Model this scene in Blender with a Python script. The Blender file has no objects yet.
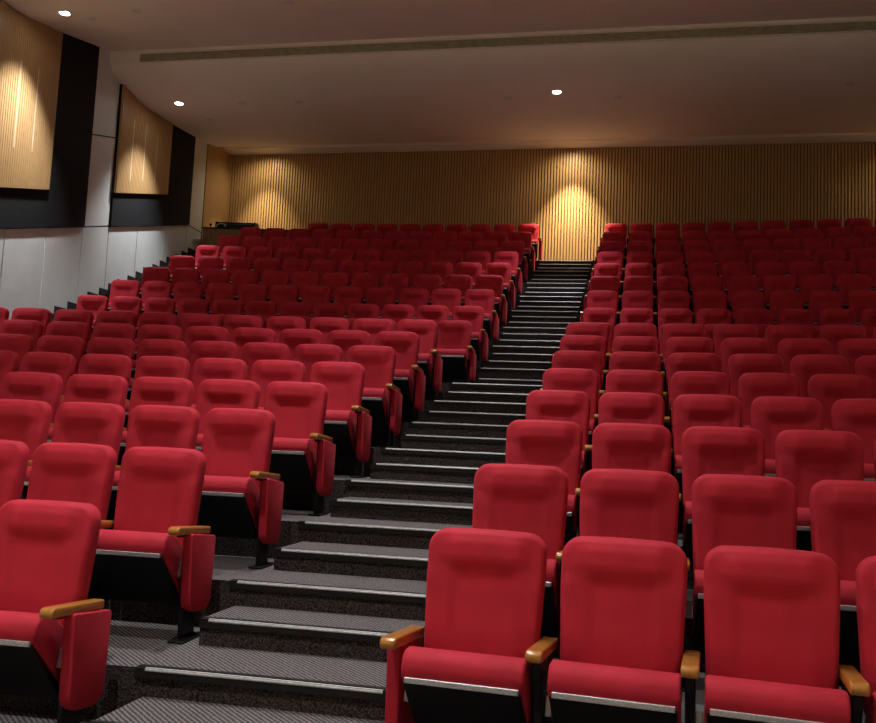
import bpy, bmesh, math, random
from mathutils import Matrix, Vector
random.seed(7)
scene = bpy.context.scene
COL = scene.collection
# ---------------------------------------------------------------- layout (metres; camera stands at x=y=0, rows are arcs about XC,YC)
RAD = {1: 33.4584, 2: 34.4069, 3: 35.3418, 4: 36.3571, 5: 37.3186, 6: 38.2608, 7: 39.1807, 8: 40.0929, 9: 41.9745, 10: 42.9290, 11: 43.8713, 12: 44.8226, 13: 45.7733, 14: 46.7246, 15: 47.6673, 16: 48.6126, 17: 49.5707}
FLZ = {1: -0.0000, 2: 0.2562, 3: 0.5258, 4: 0.7868, 5: 1.0426, 6: 1.3023, 7: 1.5700, 8: 1.8399, 9: 2.1102, 10: 2.4730, 11: 2.9028, 12: 3.3257, 13: 3.7498, 14: 4.1746, 15: 4.6052, 16: 5.0352, 17: 5.4592}
XR = {1: -0.8964, 2: -0.8824, 3: -0.8547, 4: -0.8623, 5: -0.8493, 6: -0.8669, 7: -0.8792, 8: -0.8948, 9: -0.8964, 10: -0.8886, 11: -0.8948, 12: -0.9043, 13: -0.8983, 14: -0.9008, 15: -0.9017, 16: -0.8964, 17: -0.8867}
XL = {1: -2.3900, 2: -2.3682, 3: -2.3605, 4: -2.3668, 5: -2.3753, 6: -2.3594, 7: -2.3559, 8: -2.3752, 9: -2.3138, 10: -2.3147, 11: -2.3151, 12: -2.3327, 13: -2.3349, 14: -2.3434, 15: -2.3613, 16: -2.3362, 17: -2.2942}
SR = {1: 0.5643, 2: 0.5587, 3: 0.5396, 4: 0.5340, 5: 0.5331, 6: 0.5408, 7: 0.5490, 8: 0.5509, 9: 0.5500, 10: 0.5431, 11: 0.5491, 12: 0.5568, 13: 0.5528, 14: 0.5566, 15: 0.5520, 16: 0.5500, 17: 0.5532}
SL = {1: 0.5503, 2: 0.5462, 3: 0.5412, 4: 0.5591, 5: 0.5529, 6: 0.5521, 7: 0.5512, 8: 0.5475, 9: 0.5498, 10: 0.5449, 11: 0.5491, 12: 0.5488, 13: 0.5524, 14: 0.5502, 15: 0.5505, 16: 0.5501, 17: 0.5539}
XC, YC = -0.1969, -29.6899
FOC = 888.101
FWD = (-0.222748, 0.970331, 0.094025)
RGT = (0.974617, 0.21943, 0.044402)
UPV = (-0.022452, -0.101529, 0.994579)
CAMZ = 1.34918

NOSE_LOW, MID_LOW = 0.79, 0.276          # row front edge / half step, measured inwards from the row's radius
NOSE_UP, STEP1, STEP2 = 0.77, 0.398, 0.103
AISLE_L, AISLE_R = -2.22, -1.03
def wall_x(y): return -9.9 - 0.05 * (y - 14.0)
TILT = 0.03                               # back wall and ceiling lines run along (1, TILT)
def nose(i):
    if i == 9: return RAD[8] + 0.16
    return RAD[i] - (NOSE_LOW if i < 9 else NOSE_UP)
def arc_y(x, r): return YC + math.sqrt(r * r - (x - XC) ** 2)
# ---------------------------------------------------------------- helpers
def link(o, parent=None):
    COL.objects.link(o)
    if parent is not None: o.parent = parent
    return o
def mesh(name, verts, faces, mats, idx=None, smooth=False):
    me = bpy.data.meshes.new(name)
    me.from_pydata([tuple(v) for v in verts], [], faces)
    for m in (mats if isinstance(mats, (list, tuple)) else [mats]): me.materials.append(m)
    if idx: me.polygons.foreach_set('material_index', idx)
    if smooth: me.polygons.foreach_set('use_smooth', [True] * len(me.polygons))
    me.update()
    return me
def obj(name, me, parent=None):
    return link(bpy.data.objects.new(name, me), parent)
def empty(name, loc=(0, 0, 0), rz=0):
    o = bpy.data.objects.new(name, None); o.empty_display_size = 0.1
    o.location = loc; o.rotation_euler = (0, 0, rz)
    return link(o)
def tag(o, label=None, cat=None, group=None, kind=None):
    if label: o['label'] = label
    if cat: o['category'] = cat
    if group: o['group'] = group
    if kind: o['kind'] = kind
    return o
class MB:
    """collects boxes and prisms for one mesh"""
    def __init__(s): s.v, s.f, s.i = [], [], []
    def add(s, vs, fs, m=0):
        b = len(s.v); s.v += vs; s.f += [tuple(b + k for k in f) for f in fs]; s.i += [m] * len(fs)
    def hexa(s, p, m=0):                      # p: 4 bottom (ccw) + 4 top
        s.add(p, [(3, 2, 1, 0), (4, 5, 6, 7), (0, 1, 5, 4), (1, 2, 6, 5), (2, 3, 7, 6), (3, 0, 4, 7)], m)
    def box(s, x0, x1, y0, y1, z0, z1, m=0):
        s.hexa([(x0, y0, z0), (x1, y0, z0), (x1, y1, z0), (x0, y1, z0), (x0, y0, z1), (x1, y0, z1), (x1, y1, z1), (x0, y1, z1)], m)
    def prism_x(s, prof, x0, x1, m=0):        # prof: (y,z) ccw seen from +x
        n = len(prof)
        s.add([(x0, y, z) for y, z in prof] + [(x1, y, z) for y, z in prof],
              [tuple(range(n - 1, -1, -1)), tuple(range(n, 2 * n))] + [(k, (k + 1) % n, n + (k + 1) % n, n + k) for k in range(n)], m)
    def lathe(s, prof, n=24, m=0, c=(0, 0, 0)):   # prof: (r,z) open
        vs = []
        for r, z in prof:
            for k in range(n):
                a = 2 * math.pi * k / n; vs.append((c[0] + r * math.cos(a), c[1] + r * math.sin(a), c[2] + z))
        fs = []
        for j in range(len(prof) - 1):
            for k in range(n):
                fs.append((j * n + k, j * n + (k + 1) % n, (j + 1) * n + (k + 1) % n, (j + 1) * n + k))
        s.add(vs, fs, m)
    def disc(s, r, z, n=24, m=0):
        s.add([(r * math.cos(2 * math.pi * k / n), r * math.sin(2 * math.pi * k / n), z) for k in range(n)], [tuple(range(n))], m)
    def done(s, name, mats, bevel=0, seg=2, smooth=False, norm=True):
        me = mesh(name, s.v, s.f, mats, s.i)
        bm = bmesh.new(); bm.from_mesh(me)
        if norm: bmesh.ops.recalc_face_normals(bm, faces=bm.faces)
        if bevel:
            ed = [e for e in bm.edges if len(e.link_faces) == 2 and e.calc_face_angle(0) > 0.35]
            bmesh.ops.bevel(bm, geom=ed, offset=bevel, segments=seg, affect='EDGES', profile=0.5, clamp_overlap=True)
        bm.to_mesh(me); bm.free()
        if smooth:
            me.polygons.foreach_set('use_smooth', [True] * len(me.polygons))
            me.set_sharp_from_angle(angle=math.radians(40))
        me.update()
        return me
# ---------------------------------------------------------------- materials
def new_mat(name):
    m = bpy.data.materials.new(name); m.use_nodes = True
    nt = m.node_tree
    return m, nt, nt.nodes['Principled BSDF']
def nd(nt, t, **kw):
    n = nt.nodes.new(t)
    for k, v in kw.items():
        if k in n.inputs: n.inputs[k].default_value = v
        else: setattr(n, k, v)
    return n
def simple(name, col, rough=0.5, metal=0.0, spec=0.5):
    m, nt, b = new_mat(name)
    b.inputs['Base Color'].default_value = (*col, 1); b.inputs['Roughness'].default_value = rough
    b.inputs['Metallic'].default_value = metal; b.inputs['Specular IOR Level'].default_value = spec
    return m
def noisy(name, c0, c1, scale, rough=0.8, bump=0.0, spec=0.3, detail=3.0, stretch=(1, 1, 1), dist=0.002, lo=0.35, hi=0.65, metal=0.0):
    m, nt, b = new_mat(name)
    tc = nd(nt, 'ShaderNodeTexCoord'); mp = nd(nt, 'ShaderNodeMapping'); mp.inputs['Scale'].default_value = stretch
    nz = nd(nt, 'ShaderNodeTexNoise', Scale=scale, Detail=detail)
    cr = nd(nt, 'ShaderNodeValToRGB')
    cr.color_ramp.elements[0].position = lo; cr.color_ramp.elements[0].color = (*c0, 1)
    cr.color_ramp.elements[1].position = hi; cr.color_ramp.elements[1].color = (*c1, 1)
    L = nt.links.new
    L(tc.outputs['Object'], mp.inputs['Vector']); L(mp.outputs['Vector'], nz.inputs['Vector'])
    L(nz.outputs['Fac'], cr.inputs['Fac']); L(cr.outputs['Color'], b.inputs['Base Color'])
    b.inputs['Roughness'].default_value = rough; b.inputs['Specular IOR Level'].default_value = spec; b.inputs['Metallic'].default_value = metal
    if bump:
        bp = nd(nt, 'ShaderNodeBump', Strength=bump, Distance=dist)
        L(nz.outputs['Fac'], bp.inputs['Height']); L(bp.outputs['Normal'], b.inputs['Normal'])
    return m
def fabric(name, col):
    m, nt, b = new_mat(name); L = nt.links.new
    tc = nd(nt, 'ShaderNodeTexCoord')
    nz = nd(nt, 'ShaderNodeTexNoise', Scale=6.0, Detail=4.0)
    fn = nd(nt, 'ShaderNodeTexNoise', Scale=420.0, Detail=2.0)
    cr = nd(nt, 'ShaderNodeValToRGB')
    cr.color_ramp.elements[0].position = 0.3; cr.color_ramp.elements[0].color = (*[c * 0.86 for c in col], 1)
    cr.color_ramp.elements[1].position = 0.7; cr.color_ramp.elements[1].color = (*[min(1, c * 1.08) for c in col], 1)
    bp = nd(nt, 'ShaderNodeBump', Strength=0.25, Distance=0.001)
    L(tc.outputs['Object'], nz.inputs['Vector']); L(tc.outputs['Object'], fn.inputs['Vector'])
    L(nz.outputs['Fac'], cr.inputs['Fac']); L(cr.outputs['Color'], b.inputs['Base Color'])
    L(fn.outputs['Fac'], bp.inputs['Height']); L(bp.outputs['Normal'], b.inputs['Normal'])
    b.inputs['Roughness'].default_value = 0.72; b.inputs['Specular IOR Level'].default_value = 0.22
    b.inputs['Sheen Weight'].default_value = 0.08; b.inputs['Sheen Roughness'].default_value = 0.45
    b.inputs['Sheen Tint'].default_value = (1.0, 0.25, 0.28, 1)
    return m
def wood(name, c0, c1, rough=0.4, grain=9.0, stretch=(14, 14, 0.6), spec=0.4, coat=0.0):
    m = noisy(name, c0, c1, grain, rough=rough, bump=0.08, spec=spec, detail=6.0, stretch=stretch, dist=0.001, lo=0.3, hi=0.7)
    m.node_tree.nodes['Principled BSDF'].inputs['Coat Weight'].default_value = coat
    m.node_tree.nodes['Principled BSDF'].inputs['Coat Roughness'].default_value = 0.15
    return m
def riser_carpet(name):
    m = noisy(name, (0.018, 0.014, 0.013), (0.115, 0.095, 0.09), 130, rough=0.95, bump=0.7, spec=0.1, detail=2.0, dist=0.004, stretch=(1, 1, 0.8), lo=0.40, hi=0.68)
    return m
def carpet(name):
    m, nt, b = new_mat(name); L = nt.links.new
    tc = nd(nt, 'ShaderNodeTexCoord')
    mp = nd(nt, 'ShaderNodeMapping'); mp.inputs['Rotation'].default_value = (0, 0, math.radians(-48))
    wv = nd(nt, 'ShaderNodeTexWave', Scale=14.0, Distortion=1.6, Detail=2.0); wv.inputs['Detail Scale'].default_value = 3.0
    nz = nd(nt, 'ShaderNodeTexNoise', Scale=95.0, Detail=3.0)
    mx = nd(nt, 'ShaderNodeMix', data_type='FLOAT'); mx.inputs['Factor'].default_value = 0.55
    cr = nd(nt, 'ShaderNodeValToRGB')
    cr.color_ramp.elements[0].position = 0.36; cr.color_ramp.elements[0].color = (0.052, 0.044, 0.045, 1)
    cr.color_ramp.elements[1].position = 0.66; cr.color_ramp.elements[1].color = (0.185, 0.162, 0.167, 1)
    bp = nd(nt, 'ShaderNodeBump', Strength=0.6, Distance=0.004)
    L(tc.outputs['Object'], mp.inputs['Vector']); L(mp.outputs['Vector'], wv.inputs['Vector']); L(tc.outputs['Object'], nz.inputs['Vector'])
    L(wv.outputs['Fac'], mx.inputs['A']); L(nz.outputs['Fac'], mx.inputs['B'])
    L(mx.outputs['Result'], cr.inputs['Fac']); L(cr.outputs['Color'], b.inputs['Base Color'])
    L(mx.outputs['Result'], bp.inputs['Height']); L(bp.outputs['Normal'], b.inputs['Normal'])
    b.inputs['Roughness'].default_value = 0.95; b.inputs['Specular IOR Level'].default_value = 0.1
    return m
def emit(name, col, s):
    m = bpy.data.materials.new(name); m.use_nodes = True; nt = m.node_tree
    nt.nodes.remove(nt.nodes['Principled BSDF'])
    e = nd(nt, 'ShaderNodeEmission', Strength=s); e.inputs['Color'].default_value = (*col, 1)
    nt.links.new(e.outputs[0], nt.nodes['Material Output'].inputs['Surface'])
    return m
M = dict(
    red=fabric('red_fabric', (0.47, 0.019, 0.038)),
    black=simple('black_plastic', (0.006, 0.006, 0.0065), 0.5, spec=0.22),
    steel=simple('black_steel', (0.006, 0.006, 0.0065), 0.45, spec=0.3),
    strip=noisy('brushed_strip', (0.42, 0.42, 0.44), (0.62, 0.62, 0.64), 120, rough=0.45, spec=0.5, metal=0.6),
    chrome=simple('bright_metal', (0.6, 0.6, 0.62), 0.3, metal=1.0),
    arm=wood('varnished_armrest', (0.36, 0.135, 0.022), (0.52, 0.215, 0.042), rough=0.28, grain=7, stretch=(12, 1.2, 12), coat=0.35),
    carpet=carpet('ribbed_carpet'), riser=riser_carpet('loop_carpet'),
    rubber=simple('black_rubber', (0.012, 0.012, 0.012), 0.6, spec=0.3),
    alu=noisy('pale_insert', (0.36, 0.355, 0.35), (0.50, 0.495, 0.49), 60, rough=0.35, spec=0.5),
    slat=wood('oak_slats', (0.49, 0.30, 0.115), (0.64, 0.41, 0.17), rough=0.45, grain=5),
    slatback=wood('slat_backing', (0.13, 0.066, 0.024), (0.19, 0.10, 0.038), rough=0.7, grain=5),
    veneer=wood('oak_veneer', (0.45, 0.275, 0.118), (0.535, 0.335, 0.152), rough=0.4, grain=5),
    bouncefloor=wood('pale_bounce_boards', (0.62, 0.50, 0.34), (0.74, 0.61, 0.43), rough=0.5, grain=5, stretch=(1, 12, 12)),  # pale wood for the added floor that bounces light
    inlay=simple('pale_inlay', (0.66, 0.52, 0.34), 0.5),
    white=noisy('white_panel', (0.725, 0.775, 0.77), (0.775, 0.825, 0.82), 3, rough=0.55, spec=0.35),
    joint=simple('dark_joint', (0.02, 0.02, 0.022), 0.7),
    blackpanel=noisy('black_acoustic_cloth', (0.013, 0.014, 0.016), (0.022, 0.023, 0.026), 40, rough=0.85, spec=0.2),
    plaster=noisy('ceiling_paint', (0.88, 0.81, 0.73), (0.91, 0.84, 0.76), 1.5, rough=0.75, spec=0.25),
    duct=noisy('slot_grille', (0.36, 0.33, 0.24), (0.46, 0.42, 0.31), 9, rough=0.6),
    dark=simple('dark_paint', (0.02, 0.018, 0.018), 0.8),
    trim=simple('white_trim', (0.75, 0.73, 0.70), 0.5),
    lens=emit('lamp_lens', (1.0, 0.95, 0.88), 60.0),
    walnut=wood('dark_slats', (0.25, 0.145, 0.065), (0.38, 0.23, 0.11), rough=0.5, grain=5),
    gear=simple('equipment_grey', (0.055, 0.056, 0.058), 0.4),
)
# ---------------------------------------------------------------- camera
cd = bpy.data.cameras.new('camera'); cam = link(bpy.data.objects.new('camera', cd))
F_, R_, U_ = Vector(FWD).normalized(), Vector(RGT).normalized(), Vector(UPV).normalized()
cam.matrix_world = Matrix(((R_.x, U_.x, -F_.x, 0), (R_.y, U_.y, -F_.y, 0), (R_.z, U_.z, -F_.z, CAMZ), (0, 0, 0, 1)))
cd.sensor_fit = 'HORIZONTAL'; cd.sensor_width = 36.0; cd.lens = FOC / 876 * 36.0; cd.clip_start = 0.05; cd.clip_end = 200
scene.camera = cam
# ---------------------------------------------------------------- floor: carpeted terraces, step by step up the rake
XMIN, XMAX = -10.35, 9.4
xs = [XMIN + (XMAX - XMIN) * k / 56 for k in range(57)]
mb = MB()
rings = [(30.5, 0.0, -0.3)]                       # (radius, z after, z before)
rows = list(range(1, 18))
edges = [(nose(i), FLZ[i]) for i in rows[1:]] + [(51.3, FLZ[17])]
prev_r, prev_z = 26.5, 0.0
for r, z in edges:
    b = len(mb.v)
    vs = [(x, arc_y(x, prev_r), prev_z) for x in xs] + [(x, arc_y(x, r), prev_z) for x in xs] + [(x, arc_y(x, r), z) for x in xs]
    n = len(xs); fs = []
    for k in range(n - 1):
        fs += [(k, k + 1, n + k + 1, n + k), (n + k, n + k + 1, 2 * n + k + 1, 2 * n + k)]
    mb.add(vs, fs[0::2], 0); mb.f += [tuple(b + q for q in f) for f in fs[1::2]]; mb.i += [1] * (n - 1); prev_r, prev_z = r, z
floor = obj('floor', mb.done('floor', [M['carpet'], M['riser']], norm=False)); tag(floor, kind='structure')
def sector(mb, x0, x1, r0, r1, z0, z1, n=5, m=0):
    xx = [x0 + (x1 - x0) * k / n for k in range(n + 1)]
    for a, c in zip(xx, xx[1:]):
        mb.hexa([(a, arc_y(a, r0), z0), (c, arc_y(c, r0), z0), (c, arc_y(c, r1), z0), (a, arc_y(a, r1), z0),
                 (a, arc_y(a, r0), z1), (c, arc_y(c, r0), z1), (c, arc_y(c, r1), z1), (a, arc_y(a, r1), z1)], m)
def nosing_mesh(x0, x1, r, z):
    """black rubber nosing with a bright insert along its top edge"""
    m = MB()
    sector(m, x0, x1, r - 0.012, r + 0.003, z - 0.042, z + 0.004, 4, 0)
    xx = [x0 + 0.05 + (x1 - x0 - 0.1) * k / 4 for k in range(5)]
    pf = [(-0.013, -0.011), (-0.0160, -0.008), (-0.0160, -0.003), (-0.011, 0.004), (-0.006, 0.0060), (-0.002, 0.0060), (-0.002, 0.0)]
    q = len(pf); V = [(x, arc_y(x, r + a), z + h) for x in xx for a, h in pf]
    m.add(V, [tuple(range(q)), tuple(4 * q + k for k in range(q - 1, -1, -1))] + [(j * q + k, (j + 1) * q + k, (j + 1) * q + (k + 1) % q, j * q + (k + 1) % q) for j in range(4) for k in range(q)], 1)
    sector(m, x0, x1, r + 0.016, r + 0.045, z, z + 0.005, 4, 0)
    return m.done('nosing', [M['rubber'], M['alu']])
stairs = empty('staircase', (-1.62, arc_y(-1.62, nose(2)), 0)); tag(stairs, kind='structure')
def at_root(o, root):
    o.parent = root; o.matrix_parent_inverse = Matrix.Translation(-Vector(root.location)); return o
def add_step(root, x0, x1, r0, r1, z0, z1, nosing=True):
    s = MB(); sector(s, x0, x1, r0, r1, z0 + 0.001, z1)
    me = s.done('step', [M['carpet'], M['riser']])
    for p in me.polygons: p.material_index = 0 if p.normal.z > 0.5 else 1
    o = at_root(obj('step', me), root)
    if nosing: obj('nosing', nosing_mesh(x0, x1, r0, z1), o)
def row_steps(i):
    """steps that climb from row i to row i+1: (r0, z0, z1)"""
    z, zn = FLZ[i], FLZ[i + 1]
    if i < 10 and i != 9: return [(RAD[i] - MID_LOW, z, (z + zn) / 2)]
    if i == 9: return [(RAD[9] - 0.20, z, (z + zn) / 2)]
    return [(RAD[i] - STEP1, z, z + (zn - z) / 3), (RAD[i] - STEP2, z, z + (zn - z) * 2 / 3)]
for i in range(1, 18):
    if i > 1:                                     # row-front edge: nosing laid on the terrace edge
        o = at_root(obj('nosing', nosing_mesh(AISLE_L - 0.045, AISLE_R, nose(i), FLZ[i])), stairs)
    if i < 17:
        for r0, z0, z1 in row_steps(i): add_step(stairs, AISLE_L, AISLE_R, r0, nose(i + 1) - 0.002, z0, z1)
side = empty('staircase', (-9.4, arc_y(-9.4, nose(2)), 0)); tag(side, kind='structure')
bb = MB()
for i in range(5, 17):
    st = row_steps(i)
    for r0, z0, z1 in st:
        add_step(side, -10.15, -8.98, r0, nose(i + 1) - 0.002, z0, z1, nosing=False)
# stepped black skirting along the left wall
lv = []
for i in range(4, 18):
    lv.append((nose(i), FLZ[i]))
    if i < 17: lv += [(r0, z1) for r0, z0, z1 in row_steps(i)]
def wall_y(r):
    y = 14.0
    for _ in range(12): y = arc_y(wall_x(y), r)
    return y
for (r0, z), (r1, z2) in zip(lv, lv[1:] + [(50.2, 0)]):
    y0, y1 = wall_y(r0), wall_y(r1)
    a, c = wall_x(y0), wall_x(y1)
    bb.hexa([(a - .01, y0, z - .35), (a + .02, y0, z - .35), (c + .02, y1, z - .35), (c - .01, y1, z - .35),
             (a - .01, y0, z + .12), (a + .02, y0, z + .12), (c + .02, y1, z + .12), (c - .01, y1, z + .12)])
tag(obj('baseboard_left', bb.done('baseboard_left', M['joint'])), kind='structure')
# ---------------------------------------------------------------- left wall
def wslab(mb, y0, y1, zlo0, zlo1, zhi0, zhi1, off0, off1, m=0):
    """slab on the left wall between y0..y1, bottom/top heights at both ends, standing off0..off1 proud of the wall plane"""
    a, c = wall_x(y0), wall_x(y1)
    mb.hexa([(a + off0, y0, zlo0), (a + off1, y0, zlo0), (c + off1, y1, zlo1), (c + off0, y1, zlo1),
             (a + off0, y0, zhi0), (a + off1, y0, zhi0), (c + off1, y1, zhi1), (c + off0, y1, zhi1)], m)
m = MB(); wslab(m, -6, 21.2, -0.4, -0.4, 9.6, 9.6, -0.3, -0.03)
wl = obj('wall_left', m.done('wall_left', M['joint'])); tag(wl, kind='structure')
def tz(y): return 4.415 + 0.265 * (y - 11.73) if y < 18.02 else 6.075      # raked dado line
joints = [3.6, 4.63, 5.66, 6.69, 7.72, 8.75, 9.78, 10.81, 11.85, 12.88, 13.93, 14.79, 15.84, 16.92, 17.98, 18.72]
for a, c in zip(joints, joints[1:]):
    m = MB(); g = 0.012
    wslab(m, a + g, c - g, -0.3, -0.3, tz(a) - g, tz(c - 0.01) - g, -0.03, 0.0)
    obj('wall_panel', m.done('wall_panel', M['white']), wl)
for (a, c, lo0, lo1, hi0, hi1) in [(13.945, 14.765, tz(13.93) + .012, tz(14.79) + .012, 6.72, 6.94), (13.945, 14.765, 6.745, 6.965, 9.4, 9.4),
                                   (18.03, 18.71, 6.09, 6.09, 9.4, 9.4)]:
    m = MB(); wslab(m, a, c, lo0, lo1, hi0, hi1, -0.03, 0.0)
    obj('wall_panel', m.done('wall_panel', M['white']), wl)
for a, c in ((6.2, 13.93), (14.79, 18.01)):
    m = MB(); wslab(m, a, c, tz(a), tz(c), 9.4, 9.4, -0.03, 0.04)
    obj('black_panel', m.done('black_panel', M['blackpanel']), wl)
m = MB(); wslab(m, 18.76, 20.6, 4.9, 4.9, 9.4, 9.4, -0.03, 0.004)
obj('veneer_panel', m.done('veneer_panel', M['veneer']), wl)
m = MB(); wslab(m, -6, 3.6, -0.3, -0.3, 9.4, 9.4, -0.03, 0.0); obj('wall_panel', m.done('wall_panel', M['white']), wl)
m = MB(); wslab(m, 3.6, 6.2, tz(3.6), tz(6.2), 9.4, 9.4, -0.03, 0.0); obj('wall_panel', m.done('wall_panel', M['white']), wl)
# timber acoustic boards hung in front of the black panels
def ceil_at(y, x=-9.8):
    yp = y - TILT * (x + 9.9)
    return min(prof_z(yp), 7.85 if yp < 11.5 else 99) - 0.012
def acoustic(y0, y1, zb0, zb1, lines, label):
    t = empty('acoustic_panel', (wall_x(y0), y0, zb0)); tag(t, label, 'wall panel', 'timber boards on the left wall')
    def zb(y): return zb0 + (zb1 - zb0) * (y - y0) / (y1 - y0)
    n = int((y1 - y0) / 0.052)
    m = MB()
    for k in range(n):
        a = y0 + (y1 - y0) * k / n; c = y0 + (y1 - y0) * (k + 1) / n
        wslab(m, a, c, zb(a), zb(c), ceil_at(a), ceil_at(c), 0.044, 0.084)
    at_root(obj('board', m.done('board', M['veneer'])), t)
    m = MB()
    for k in range(n):
        a = y0 + (y1 - y0) * (k + 0.10) / n; c = y0 + (y1 - y0) * (k + 0.90) / n
        wslab(m, a, c, zb(a), zb(c), ceil_at(a), ceil_at(c), 0.082, 0.091)
    at_root(obj('slat_facing', m.done('slat_facing', M['veneer'])), t)
    for yl, za, zc in lines:
        m = MB(); wslab(m, yl - .015, yl + .015, za, za, zc, zc, 0.080, 0.094)
        at_root(obj('inlay_strip', m.done('inlay_strip', M['inlay'])), t)
# ---------------------------------------------------------------- back wall of vertical slats
def back_y(x, off=0.0): return 20.42 + TILT * x - off
def bslab(mb, x0, x1, z0, z1, o0, o1, m=0):
    mb.hexa([(x0, back_y(x0, o1), z0), (x1, back_y(x1, o1), z0), (x1, back_y(x1, o0), z0), (x0, back_y(x0, o0), z0),
             (x0, back_y(x0, o1), z1), (x1, back_y(x1, o1), z1), (x1, back_y(x1, o0), z1), (x0, back_y(x0, o0), z1)], m)
m = MB(); bslab(m, -10.6, 9.6, 4.8, 9.6, -0.25, 0.0)
wb = obj('wall_back', m.done('wall_back', M['slatback'])); tag(wb, kind='structure')
m = MB(); x = -10.2; pitch = 0.0700
while x < 9.4:
    bslab(m, x, x + 0.043, 5.462, 8.395, 0.0, 0.032); x += pitch
obj('slat_cladding', m.done('slat_cladding', M['slat']), wb)
m = MB(); m.box(9.4, 9.7, -6, 21.5, -0.4, 9.6); tag(obj('wall_right', m.done('wall_right', M['blackpanel'])), kind='structure')
m = MB(); m.box(-10.6, 9.7, -6.3, -6.0, -0.4, 9.6); tag(obj('wall_front', m.done('wall_front', M['dark'])), kind='structure')
m = MB(); m.box(-9.0, 9.4, -6.0, 1.0, -0.1, 0.004); tag(obj('floor_bounce', m.done('floor_bounce', M['bouncefloor'])), kind='structure')  # unseen pale floor added to throw lamp light up at the ceiling
# ---------------------------------------------------------------- ceiling: billowed panels with a slot between
def arcpts(p): return p
prof = [(-6.2, 7.2), (-2.0, 7.2), (1.0, 7.35), (4.1, 7.75), (4.15, 7.5), (4.3, 7.3), (4.6, 7.14), (5.0, 7.06), (5.6, 7.12), (7.25, 7.95), (7.30, 7.75), (7.42, 7.6), (7.7, 7.52), (8.2, 7.48), (9.0, 7.62),
        (10.46, 8.02), (10.9, 8.14), (10.93, 8.02), (11.0, 7.94), (11.25, 7.875), (11.52, 7.86), (11.8, 7.89), (12.76, 8.10), (13.94, 8.38), (14.31, 8.47),
        (14.34, 8.44), (14.36, 8.25), (14.42, 8.19), (14.53, 8.12), (14.72, 8.05), (15.0, 7.985), (15.44, 7.925), (15.9, 7.93), (17.0, 8.025), (18.0, 8.125), (18.7, 8.22), (19.25, 8.33),
        (19.28, 8.335), (19.28, 8.52), (19.62, 8.52), (19.62, 8.40), (19.7, 8.395), (20.13, 8.41)]
def prof_z(yp):
    for (a, za), (c, zc) in zip(prof, prof[1:]):
        if a <= yp <= c and c > a: return za + (zc - za) * (yp - a) / (c - a)
    return 8.4
def ceil_pt(x, yp, z): return (x, yp + TILT * (x + 9.9), z)
cx = [-10.5 + 20.0 * k / 10 for k in range(11)]
m = MB()
for (a, za), (c, zc) in zip(prof, prof[1:]):
    vs = [ceil_pt(x, a, za) for x in cx] + [ceil_pt(x, c, zc) for x in cx]; n = len(cx)
    m.add(vs, [(k, n + k, n + k + 1, k + 1) for k in range(n - 1)])
me = m.done('ceiling', M['plaster'], norm=False)
bm = bmesh.new(); bm.from_mesh(me); bmesh.ops.remove_doubles(bm, verts=bm.verts, dist=1e-4); bm.to_mesh(me); bm.free()
me.polygons.foreach_set('use_smooth', [True] * len(me.polygons)); me.set_sharp_from_angle(angle=math.radians(35))
ceil = obj('ceiling', me); tag(ceil, kind='structure')
# linear slot grille in the front face of the rear ceiling panel
t = empty('slot_diffuser', ceil_pt(-9.15, 14.34, 8.27)); tag(t, 'long thin linear air slot grille running across the ceiling', 'air vent')
def cbox(mb, x0, x1, y0, y1, z0, z1, mi=0):
    mb.hexa([ceil_pt(x0, y0, z0), ceil_pt(x1, y0, z0), ceil_pt(x1, y1, z0), ceil_pt(x0, y1, z0),
             ceil_pt(x0, y0, z1), ceil_pt(x1, y0, z1), ceil_pt(x1, y1, z1), ceil_pt(x0, y1, z1)], mi)
m = MB(); cbox(m, -9.28, 9.3, 14.335, 14.40, 8.245, 8.40); at_root(obj('grille', m.done('grille', M['duct'])), t)
m = MB(); cbox(m, -9.30, 9.3, 14.305, 14.345, 8.398, 8.420); cbox(m, -9.30, 9.3, 14.318, 14.36, 8.228, 8.244)
at_root(obj('frame', m.done('frame', M['plaster'])), t)
m = MB()
for k in range(3): cbox(m, -9.28, 9.3, 14.318, 14.336, 8.268 + .04 * k, 8.283 + .04 * k)
at_root(obj('louvre', m.done('louvre', M['duct'])), t)
acoustic(9.6, 12.75, 4.50, 5.335, [(11.75, 5.72, 7.15), (12.20, 5.8, 7.2), (10.6, 5.4, 7.0)], 'larger slatted timber board on the left wall at the photo edge')
acoustic(14.79, 16.82, 5.88, 6.44, [(15.25, 6.25, 7.5), (15.72, 6.4, 7.55), (16.2, 6.5, 7.5)], 'smaller slatted timber board high on the left wall nearer the back')
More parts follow.
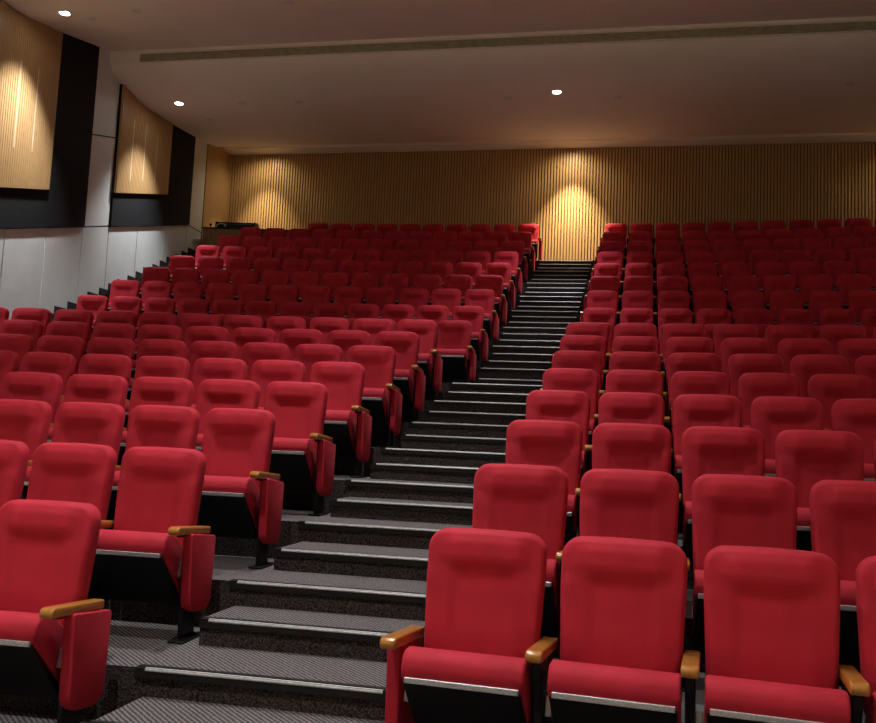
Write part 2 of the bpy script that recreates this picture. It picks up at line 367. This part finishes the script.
# ---------------------------------------------------------------- theatre seat parts (origin: floor under the back's top edge; -y faces the stage)
def smooth01(a, b, x):
    t = max(0.0, min(1.0, (x - a) / (b - a))); return t * t * (3 - 2 * t)
ZT, ZB, REC = 1.013, 0.40, 0.14
def half_w(z, ins):
    w = 0.231 + (0.2445 - 0.231) * smooth01(0.45, 0.92, z) - ins
    rt, zt = 0.068 - ins * 0.5, ZT - ins
    if z > zt - rt: w = w - rt + math.sqrt(max(0.0, rt * rt - (z - (zt - rt)) ** 2))
    rb, zb = 0.03, ZB + ins
    if z < zb + rb: w = w - rb + math.sqrt(max(0.0, rb * rb - ((zb + rb) - z) ** 2))
    return w
def crown(x): return -0.30 * x * x * 0.5          # the top edge is very slightly bowed
def depth(x, z):
    ax = abs(x)
    head = smooth01(0.805, 0.918, z) * (1 - 0.4 * smooth01(0.955, 1.01, z)) * (1 - 0.85 * smooth01(0.115, 0.215, ax))
    bol = smooth01(0.105, 0.150, ax) * smooth01(0.47, 0.56, z) * (1 - smooth01(0.80, 0.88, z))
    lumb = smooth01(0.43, 0.52, z) * (1 - smooth01(0.56, 0.74, z)) * (1 - smooth01(0.10, 0.2, ax))
    edge = (ax / 0.25) ** 4
    return 0.034 + 0.038 * head + 0.012 * bol + 0.008 * lumb - 0.008 * edge
def back_mesh():
    zs = []
    ins0 = 0.020
    za, zb = ZB + ins0, ZT - ins0
    n = 34
    for k in range(n + 1):
        t = k / n
        zs.append(za + (zb - za) * (t if t < 0.8 else 0.8 + (t - 0.8)))
    # denser rows near the rounded top
    zs = [z for z in zs if z < zb - 0.08] + [zb - 0.08 + 0.08 * math.sin(math.pi / 2 * k / 9) for k in range(10)]
    nx = 26
    V, Fc = [], []
    def y_of(z): return -(ZT - z) * REC
    grid = []
    for z in zs:
        w = half_w(z, ins0); row = []
        for k in range(nx + 1):
            s = -1 + 2 * k / nx
            x = w * s
            row.append(len(V)); V.append((x, y_of(z) - depth(x, z), z + crown(x) * (1 if z > 0.9 else 0)))
        grid.append(row)
    for j in range(len(zs) - 1):
        for k in range(nx): Fc.append((grid[j][k], grid[j][k + 1], grid[j + 1][k + 1], grid[j + 1][k]))
    border = [grid[0][k] for k in range(nx)] + [grid[j][nx] for j in range(len(zs) - 1)] + [grid[-1][k] for k in range(nx, 0, -1)] + [grid[j][0] for j in range(len(zs) - 1, 0, -1)]
    nb = len(border)
    P = [Vector((V[i][0], 0, V[i][2])) for i in border]
    nrm = []
    for k in range(nb):
        d = P[(k + 1) % nb] - P[k - 1]; nrm.append(Vector((d.z, 0, -d.x)).normalized())
    prev = border
    for out, back in ((0.008, 0.004), (0.015, 0.012), (0.0195, 0.024), (0.020, 0.05), (0.018, 0.078)):
        ring = []
        for k in range(nb):
            x, y, z = V[border[k]]
            ring.append(len(V)); V.append((x + nrm[k].x * out, y + back + (depth(x, z) - 0.03) * min(1, back / 0.05), z + nrm[k].z * out))
        for k in range(nb): Fc.append((prev[k], ring[k], ring[(k + 1) % nb], prev[(k + 1) % nb]))
        prev = ring
    Fc.append(tuple(prev))
    me = mesh('backrest', V, Fc, M['red'], smooth=True)
    bm = bmesh.new(); bm.from_mesh(me); bmesh.ops.recalc_face_normals(bm, faces=bm.faces); bm.to_mesh(me); bm.free()
    me.polygons.foreach_set('use_smooth', [True] * len(me.polygons)); me.set_sharp_from_angle(angle=math.radians(50))
    return me
def shell_mesh():
    m = MB(); V = []; n = 16
    zs = [ZB - 0.03 + (ZT - 0.022 - ZB + 0.03) * k / n for k in range(n + 1)]
    for z in zs:
        w = half_w(min(max(z, ZB + .04), ZT - 0.016), 0.014)
        y = -(ZT - z) * REC
        V += [(-w, y + 0.046, z), (w, y + 0.046, z), (w * 0.97, y + 0.080, z), (-w * 0.97, y + 0.080, z)]
    Fc = [(3, 2, 1, 0), tuple(4 * n + k for k in range(4))]
    for j in range(n):
        for k in range(4): Fc.append((4 * j + k, 4 * j + (k + 1) % 4, 4 * j + 4 + (k + 1) % 4, 4 * j + 4 + k))
    m.add(V, Fc)
    return m.done('back_shell', M['black'], smooth=True)
CUSH = [(-0.395, 0.460), (-0.12, 0.200), (-0.092, 0.30), (-0.118, 0.42), (-0.17, 0.485), (-0.25, 0.545), (-0.31, 0.569), (-0.362, 0.566), (-0.392, 0.540), (-0.406, 0.500)]
def cushion_mesh():
    m = MB(); m.prism_x(CUSH, -0.232, 0.232)
    return m.done('seat', M['red'], bevel=0.014, seg=3, smooth=True)
def under_mesh():
    m = MB(); m.prism_x([(-0.403, 0.450), (-0.395, 0.458), (-0.118, 0.196), (-0.10, 0.16), (-0.135, 0.165)], -0.222, 0.222)
    return m.done('underside', M['black'], bevel=0.004, seg=1)
def strip_mesh():
    m = MB(); m.prism_x([(-0.4085, 0.450), (-0.394, 0.446), (-0.390, 0.470), (-0.410, 0.472)], -0.214, 0.214)
    return m.done('edge_strip', M['strip'], bevel=0.002, seg=1)
AX = 0.282
def arm_mesh(sx):
    m = MB(); x0, x1 = sx * AX - 0.031, sx * AX + 0.031
    pts = [(-0.415, 0.569), (0.0, 0.545), (0.0, 0.585), (-0.395, 0.613), (-0.413, 0.607), (-0.422, 0.590)]
    m.prism_x(pts, x0, x1)
    return m.done('armrest', M['arm'], bevel=0.008, seg=3, smooth=True)
def stand_mesh(sx, end=False):
    m = MB(); c = sx * AX
    if end: m.prism_x([(-0.235, 0.012), (-0.08, 0.012), (-0.08, 0.30), (-0.03, 0.547), (-0.33, 0.564), (-0.33, 0.552), (-0.240, 0.545)], c - 0.022, c + 0.004)
    else: m.prism_x([(-0.255, 0.012), (-0.10, 0.012), (-0.085, 0.30), (-0.03, 0.547), (-0.36, 0.566), (-0.345, 0.50), (-0.275, 0.36)], c - 0.017, c + 0.017)
    m.box(c - 0.045, c + 0.045, -0.30, -0.05, 0.0, 0.013)
    m.lathe([(0.011, 0.013), (0.011, 0.019), (0.0, 0.019)], 8, 0, (c, -0.275, 0)); m.lathe([(0.011, 0.013), (0.011, 0.019), (0.0, 0.019)], 8, 0, (c, -0.075, 0))
    return m.done('stand', M['steel'], bevel=0.003, seg=1)
def rod_mesh(sx):                                  # pivot arm that carries the tip-up seat
    m = MB(); c = sx * AX - sx * 0.032
    m.prism_x([(-0.235, 0.33), (-0.20, 0.32), (-0.185, 0.40), (-0.22, 0.41)], c - 0.013, c + 0.013)
    return m.done('hinge_bracket', M['chrome'], bevel=0.003, seg=1)
def panel_mesh(sx):
    r = 0.085; pts = [(-0.375, 0.572), ]
    pts = []
    y0, y1, zb = -0.270, 0.045, 0.145
    for k in range(7):
        a = math.pi + math.pi / 2 * k / 6; pts.append((y0 + 0.012 + r + r * math.cos(a), zb + r + r * math.sin(a)))
    for k in range(7):
        a = -math.pi / 2 + math.pi / 2 * k / 6; pts.append((y1 - 0.015 - r + r * math.cos(a), zb - 0.012 + r + r * math.sin(a)))
    pts += [(y1, 0.520), (y1 - 0.012, 0.534), (y0 + 0.008, 0.566), (y0, 0.556)]
    xa, xb = (0.274, 0.328) if sx > 0 else (-0.328, -0.274)
    m = MB(); m.prism_x(pts, xa, xb)
    return m.done('end_panel', M['red'], bevel=0.011, seg=3, smooth=True)
ME = dict(back=back_mesh(), shell=shell_mesh(), seat=cushion_mesh(), under=under_mesh(), strip=strip_mesh())
for s, n in ((1, 'p'), (-1, 'm')):
    ME['arm' + n], ME['stand' + n], ME['rod' + n], ME['panel' + n] = arm_mesh(s), stand_mesh(s), rod_mesh(s), panel_mesh(s)
    ME['foot' + n] = stand_mesh(s, True)
ORD = ['', 'first', 'second', 'third', 'fourth', 'fifth', 'sixth', 'seventh', 'eighth', 'ninth', 'tenth', 'eleventh', 'twelfth', 'thirteenth', 'fourteenth', 'fifteenth', 'sixteenth']
def make_seat(i, side, k, last):
    R = RAD[i] + (0.018 * k if (i, side) == (17, 'L') else 0.0); p = (SR if side == 'R' else SL)[i]
    if side == 'R': ph = math.asin((XR[i] - XC) / R) + (k + .5) * p / R
    else: ph = math.asin((XL[i] - XC) / R) - (k + .5) * p / R
    t = empty('theatre_seat', (XC + R * math.sin(ph), YC + R * math.cos(ph), FLZ[i] + 0.001), -ph + TURN.get((i, side), 0.0))
    t.scale = (p / 0.55, 1, 0.991 if (i, side) == (1, 'R') else 1)
    row = 'front row' if i == 1 else 'back row' if i == 17 else ORD[i] + ' row from front'
    lr = 'left' if side == 'L' else 'right'
    where = 'on the stair aisle' if k == 0 else ORD[k + 1] + ' from the stairs'
    tag(t, 'red theatre seat %s of the stairs, %s, %s' % (lr, row, where), 'seat', 'red seats in rows %s of the stairs' % lr)
    b = obj('backrest', ME['back'], t); obj('back_shell', ME['shell'], b)
    s = obj('seat', ME['seat'], t); obj('underside', ME['under'], s); obj('edge_strip', ME['strip'], s)
    n = 'p' if side == 'L' else 'm'               # each seat carries the arm on its aisle side
    sides = [n] + ([('m' if n == 'p' else 'p')] if last else [])
    for q in sides:
        endp = (k == 0 and q == n) or (last and q != n)
        obj('armrest', ME['arm' + q], t); st = obj('stand', ME[('foot' if endp else 'stand') + q], t)
        if i <= 2: obj('hinge_bracket', ME['rod' + q], st)
        if endp: obj('end_panel', ME['panel' + q], t)
    return t
NL = {1: 2, 2: 3, 3: 5, 4: 6, 5: 7, 6: 8, 7: 10, 8: 11, 9: 10, 10: 12, 11: 12, 12: 12, 13: 12, 14: 12, 15: 12, 16: 12, 17: 10}
NRr = {1: 4, 2: 5, 3: 5, 4: 6, 5: 6, 6: 7, 7: 7, 8: 8, 9: 8, 10: 9, 11: 9, 12: 10, 13: 10, 14: 11, 15: 11, 16: 12, 17: 12}
HIDDEN = set()
TURN = {(1, 'R'): -0.055, (2, 'R'): -0.025}
for i in range(1, 18):
    for k in range(NRr[i]):
        if (i, 'R', k) not in HIDDEN: make_seat(i, 'R', k, False)
    for k in range(NL[i]):
        if (i, 'L', k) not in HIDDEN: make_seat(i, 'L', k, k == NL[i] - 1 and i >= 9)
# ---------------------------------------------------------------- control desk at the top left corner
def desk():
    x0, x1, r = -10.03, -7.98, 49.15
    y = arc_y(-9.0, r); rz = math.atan2(-(-9.0 - XC), r)  # faces the stage
    t = empty('control_desk', (-9.0, y, FLZ[17] + 0.001), 0.17)
    tag(t, 'low dark slatted control desk in the back left corner', 'desk')
    m = MB(); m.box(-0.99, 1.0, 0.02, 0.55, 0.0, 0.66); obj('body', m.done('body', M['walnut']), t)
    m = MB(); x = -0.99
    while x < 0.98: m.box(x, x + 0.05, 0.0, 0.022, 0.02, 0.66); x += 0.085
    obj('slat_front', m.done('slat_front', M['walnut']), t)
    m = MB(); m.box(-1.01, 1.02, -0.02, 0.57, 0.66, 0.69); obj('top', m.done('top', M['black'], bevel=0.004, seg=1), t)
    def on(name, lx, ly, lz, lab, cat):
        a = t.rotation_euler.z
        o = empty(name, (t.location.x + lx * math.cos(a) - ly * math.sin(a), t.location.y + lx * math.sin(a) + ly * math.cos(a), t.location.z + lz), a)
        return tag(o, lab, cat)
    c = on('mixing_console', -0.28, 0.30, 0.69, 'flat black sound mixing console lying on the control desk', 'console')
    m = MB(); m.prism_x([(-0.20, 0.0), (0.20, 0.0), (0.20, 0.19), (0.12, 0.21), (-0.20, 0.16)], -0.44, 0.44); obj('case', m.done('case', M['black'], bevel=0.006, seg=2), c)
    m = MB(); m.box(-0.40, 0.40, -0.212, -0.20, 0.10, 0.125); obj('meter_bridge', m.done('meter_bridge', M['gear'], bevel=0.003, seg=1), c)
    for sx in (-1, 1):
        m = MB(); m.prism_x([(-0.21, 0.0), (0.21, 0.0), (0.21, 0.21), (0.12, 0.225), (-0.21, 0.17)], sx * 0.45 - 0.012, sx * 0.45 + 0.012)
        obj('end_cheek', m.done('end_cheek', M['black'], bevel=0.004, seg=1), c)
    g = on('gooseneck_lamp', -0.70, 0.06, 0.69, 'small silver gooseneck lamp bent over the control desk', 'lamp')
    def tube(pts, rad, mat, name, parent):
        m = MB(); n = 8; V = []; Fc = []
        for j, p_ in enumerate(pts):
            a = Vector(pts[max(0, j - 1)]); c2 = Vector(pts[min(len(pts) - 1, j + 1)]); d = (c2 - a).normalized()
            u = d.orthogonal().normalized(); w = d.cross(u)
            for k in range(n):
                q = Vector(p_) + (u * math.cos(2 * math.pi * k / n) + w * math.sin(2 * math.pi * k / n)) * rad; V.append(tuple(q))
        for j in range(len(pts) - 1):
            for k in range(n): Fc.append((j * n + k, j * n + (k + 1) % n, (j + 1) * n + (k + 1) % n, (j + 1) * n + k))
        Fc += [tuple(range(n - 1, -1, -1)), tuple(range((len(pts) - 1) * n, len(pts) * n))]
        m.add(V, Fc); return obj(name, m.done(name, mat, smooth=True), parent)
    m = MB(); m.lathe([(0.0, 0.0), (0.035, 0.0), (0.035, 0.018), (0.0, 0.022)], 14); obj('base', m.done('base', M['gear']), g)
    tube([(0, 0, 0.02), (0.0, 0, 0.06), (0.03, 0, 0.09), (0.09, 0, 0.115), (0.15, 0, 0.115), (0.19, 0, 0.095)], 0.010, M['chrome'], 'neck', g)
    m = MB(); m.lathe([(0.0, 0.03), (0.016, 0.03), (0.028, -0.03), (0.02, -0.03), (0.0, 0.0)], 14, 0, (0.2, 0, 0.075)); obj('shade', m.done('shade', M['chrome'], smooth=True), g)
    mc = on('desk_microphone', -0.86, 0.12, 0.69, 'small black microphone at the left end of the control desk', 'microphone')
    m = MB(); m.lathe([(0.0, 0.0), (0.045, 0.0), (0.045, 0.02), (0.0, 0.025)], 14); obj('base', m.done('base', M['black']), mc)
    tube([(0, 0, 0.02), (0, 0, 0.05), (0.01, -0.02, 0.075)], 0.008, M['black'], 'stem', mc)
    m = MB(); m.lathe([(0.0, -0.035), (0.03, -0.02), (0.034, 0.0), (0.03, 0.02), (0.0, 0.035)], 14, 0, (0.01, -0.03, 0.085)); obj('head', m.done('head', M['black'], smooth=True), mc)
desk()
# ---------------------------------------------------------------- ceiling lamps
def fixture(x, yp, lit, label, name='downlight', r=0.075):
    z = prof_z(yp)
    p = ceil_pt(x, yp, z)
    t = empty(name, (p[0], p[1], z)); tag(t, label, 'ceiling light', 'lit ceiling downlights' if lit else 'unlit ceiling fittings')
    m = MB(); m.lathe([(r, 0.012), (r + 0.028, 0.006), (r + 0.030, -0.006), (r + 0.004, -0.012), (r, 0.012)], 28)
    obj('trim_ring', m.done('trim_ring', M['trim'], smooth=True), t)
    m = MB(); m.disc(r, -0.004, 28)
    obj('lens', m.done('lens', M['lens'] if lit else M['trim'], norm=False), t)
    return t
def lamp(x, yp, z, power, cone, blend=0.25, col=(1.0, 0.93, 0.84), rad=0.05, tilt=0.0, lean=0.0):
    ld = bpy.data.lights.new('spot', 'SPOT'); ld.energy = power; ld.spot_size = math.radians(cone); ld.spot_blend = blend
    ld.shadow_soft_size = rad; ld.color = col
    o = link(bpy.data.objects.new('spot', ld)); o.location = ceil_pt(x, yp, z); o.rotation_euler = (math.radians(tilt), math.radians(lean), 0)
    return o
WARM, COOL = (1.0, 0.83, 0.58), (0.97, 0.985, 1.0)
VIS = {(0, 11.72): 'lit downlight at the top left corner of the ceiling by the black wall panel', (0, 15.55): 'lit downlight near the left wall behind the air slot',
       (1, 15.6): 'lit downlight in the middle of the ceiling above the stairs', (1, 12.12): 'lit downlight cut by the top edge of the photo, ahead of the air slot'}
LAMPROWS = (1.2, 4.9, 8.5, 11.95, 15.58)
for ci, x in enumerate((-9.12, -1.62, 5.85)):
    for ri, yp in enumerate(LAMPROWS):
        ypp = {(0, 15.58): 15.55, (1, 15.58): 15.6, (1, 11.95): 12.12, (0, 11.95): 11.72}.get((ci, yp), yp)
        z = prof_z(ypp); front = ri <= 2
        xx = -2.2 if ci == 1 and front else -8.99 if (ci, ri) == (0, 3) else x
        vis = VIS.get((ci, ypp))
        fixture(xx, ypp, True, vis or 'lit ceiling downlight, %s column, %s from the stage' % (('left', 'middle', 'right')[ci], ORD[ri + 1]))
        P = ((700, 600, 1000, 900, 600), (1050, 950, 600, 680, 620), (1000, 900, 380, 120, 120))[ci][ri]
        lamp(xx, ypp, z - 0.05, P, 88 if front else 72, 1.0, COOL, 0.09, 0, 7 if ci == 0 and ri >= 2 else 0)
    lamp(x, 19.50, 8.402, (420, 1250, 420)[ci], 66, 0.9, WARM, 0.03, 3)
    lamp(x, 19.50, 8.402, (50, 70, 50)[ci], 150, 1.0, WARM, 0.03, 10)
for k, x in enumerate((-6.0, 0.0, 6.0)):      # unseen fill lamps, added so the pale floor below lights the ceiling
    fixture(x, -2.6, True, 'added unseen fill lamp above the bounce floor, %s from the left wall' % ORD[k + 1], 'fill_lamp', 0.12)
    lamp(x, -2.6, prof_z(-2.6) - 0.06, 3000, 92, 0.9, (1.0, 0.93, 0.84), 0.12, -8)

FIT = [((91, 18), 'small unlit ceiling fitting just right of the top left downlight'), ((137, 10), 'small unlit ceiling fitting above the left end of the air slot'),
       ((290, 2), 'small unlit ceiling fitting at the top edge left of centre'), ((210, 119), 'small unlit ceiling fitting low right of the downlight near the left wall'),
       ((242, 103), 'small unlit ceiling fitting second from the left below the air slot'), ((299, 101.5), 'small unlit ceiling fitting third from the left below the air slot'),
       ((508, 97.5), 'small unlit ceiling fitting just left of the middle downlight'), ((618, 97), 'small unlit ceiling fitting just right of the middle downlight'),
       ((850, 84), 'small unlit ceiling fitting at the right edge below the air slot')]
def on_ceiling(px, py):
    v = F_ + R_ * ((px - 438) / FOC) - U_ * ((py - 361.5) / FOC)
    lo = 6.0
    while lo < 25:
        p = v * lo; yp = p.y - TILT * (p.x + 9.9)
        if p.z + CAMZ > prof_z(yp) and yp > 10.95: return p.x, yp
        lo += 0.01
for (px, py), lab in FIT:
    q = on_ceiling(px, py)
    if q: fixture(q[0], q[1], False, lab, 'ceiling_fitting', 0.05)
# ---------------------------------------------------------------- world and view
w = bpy.data.worlds.new('world'); scene.world = w; w.use_nodes = True
w.node_tree.nodes['Background'].inputs['Color'].default_value = (0, 0, 0, 1); w.node_tree.nodes['Background'].inputs['Strength'].default_value = 0
vs = scene.view_settings
scene.display_settings.display_device = 'sRGB'
vs.view_transform = 'Standard'; vs.look = 'None'; vs.gamma = 1.0; vs.use_curve_mapping = False; vs.exposure = 0.04
scene.cycles.max_bounces = 8; scene.cycles.diffuse_bounces = 6
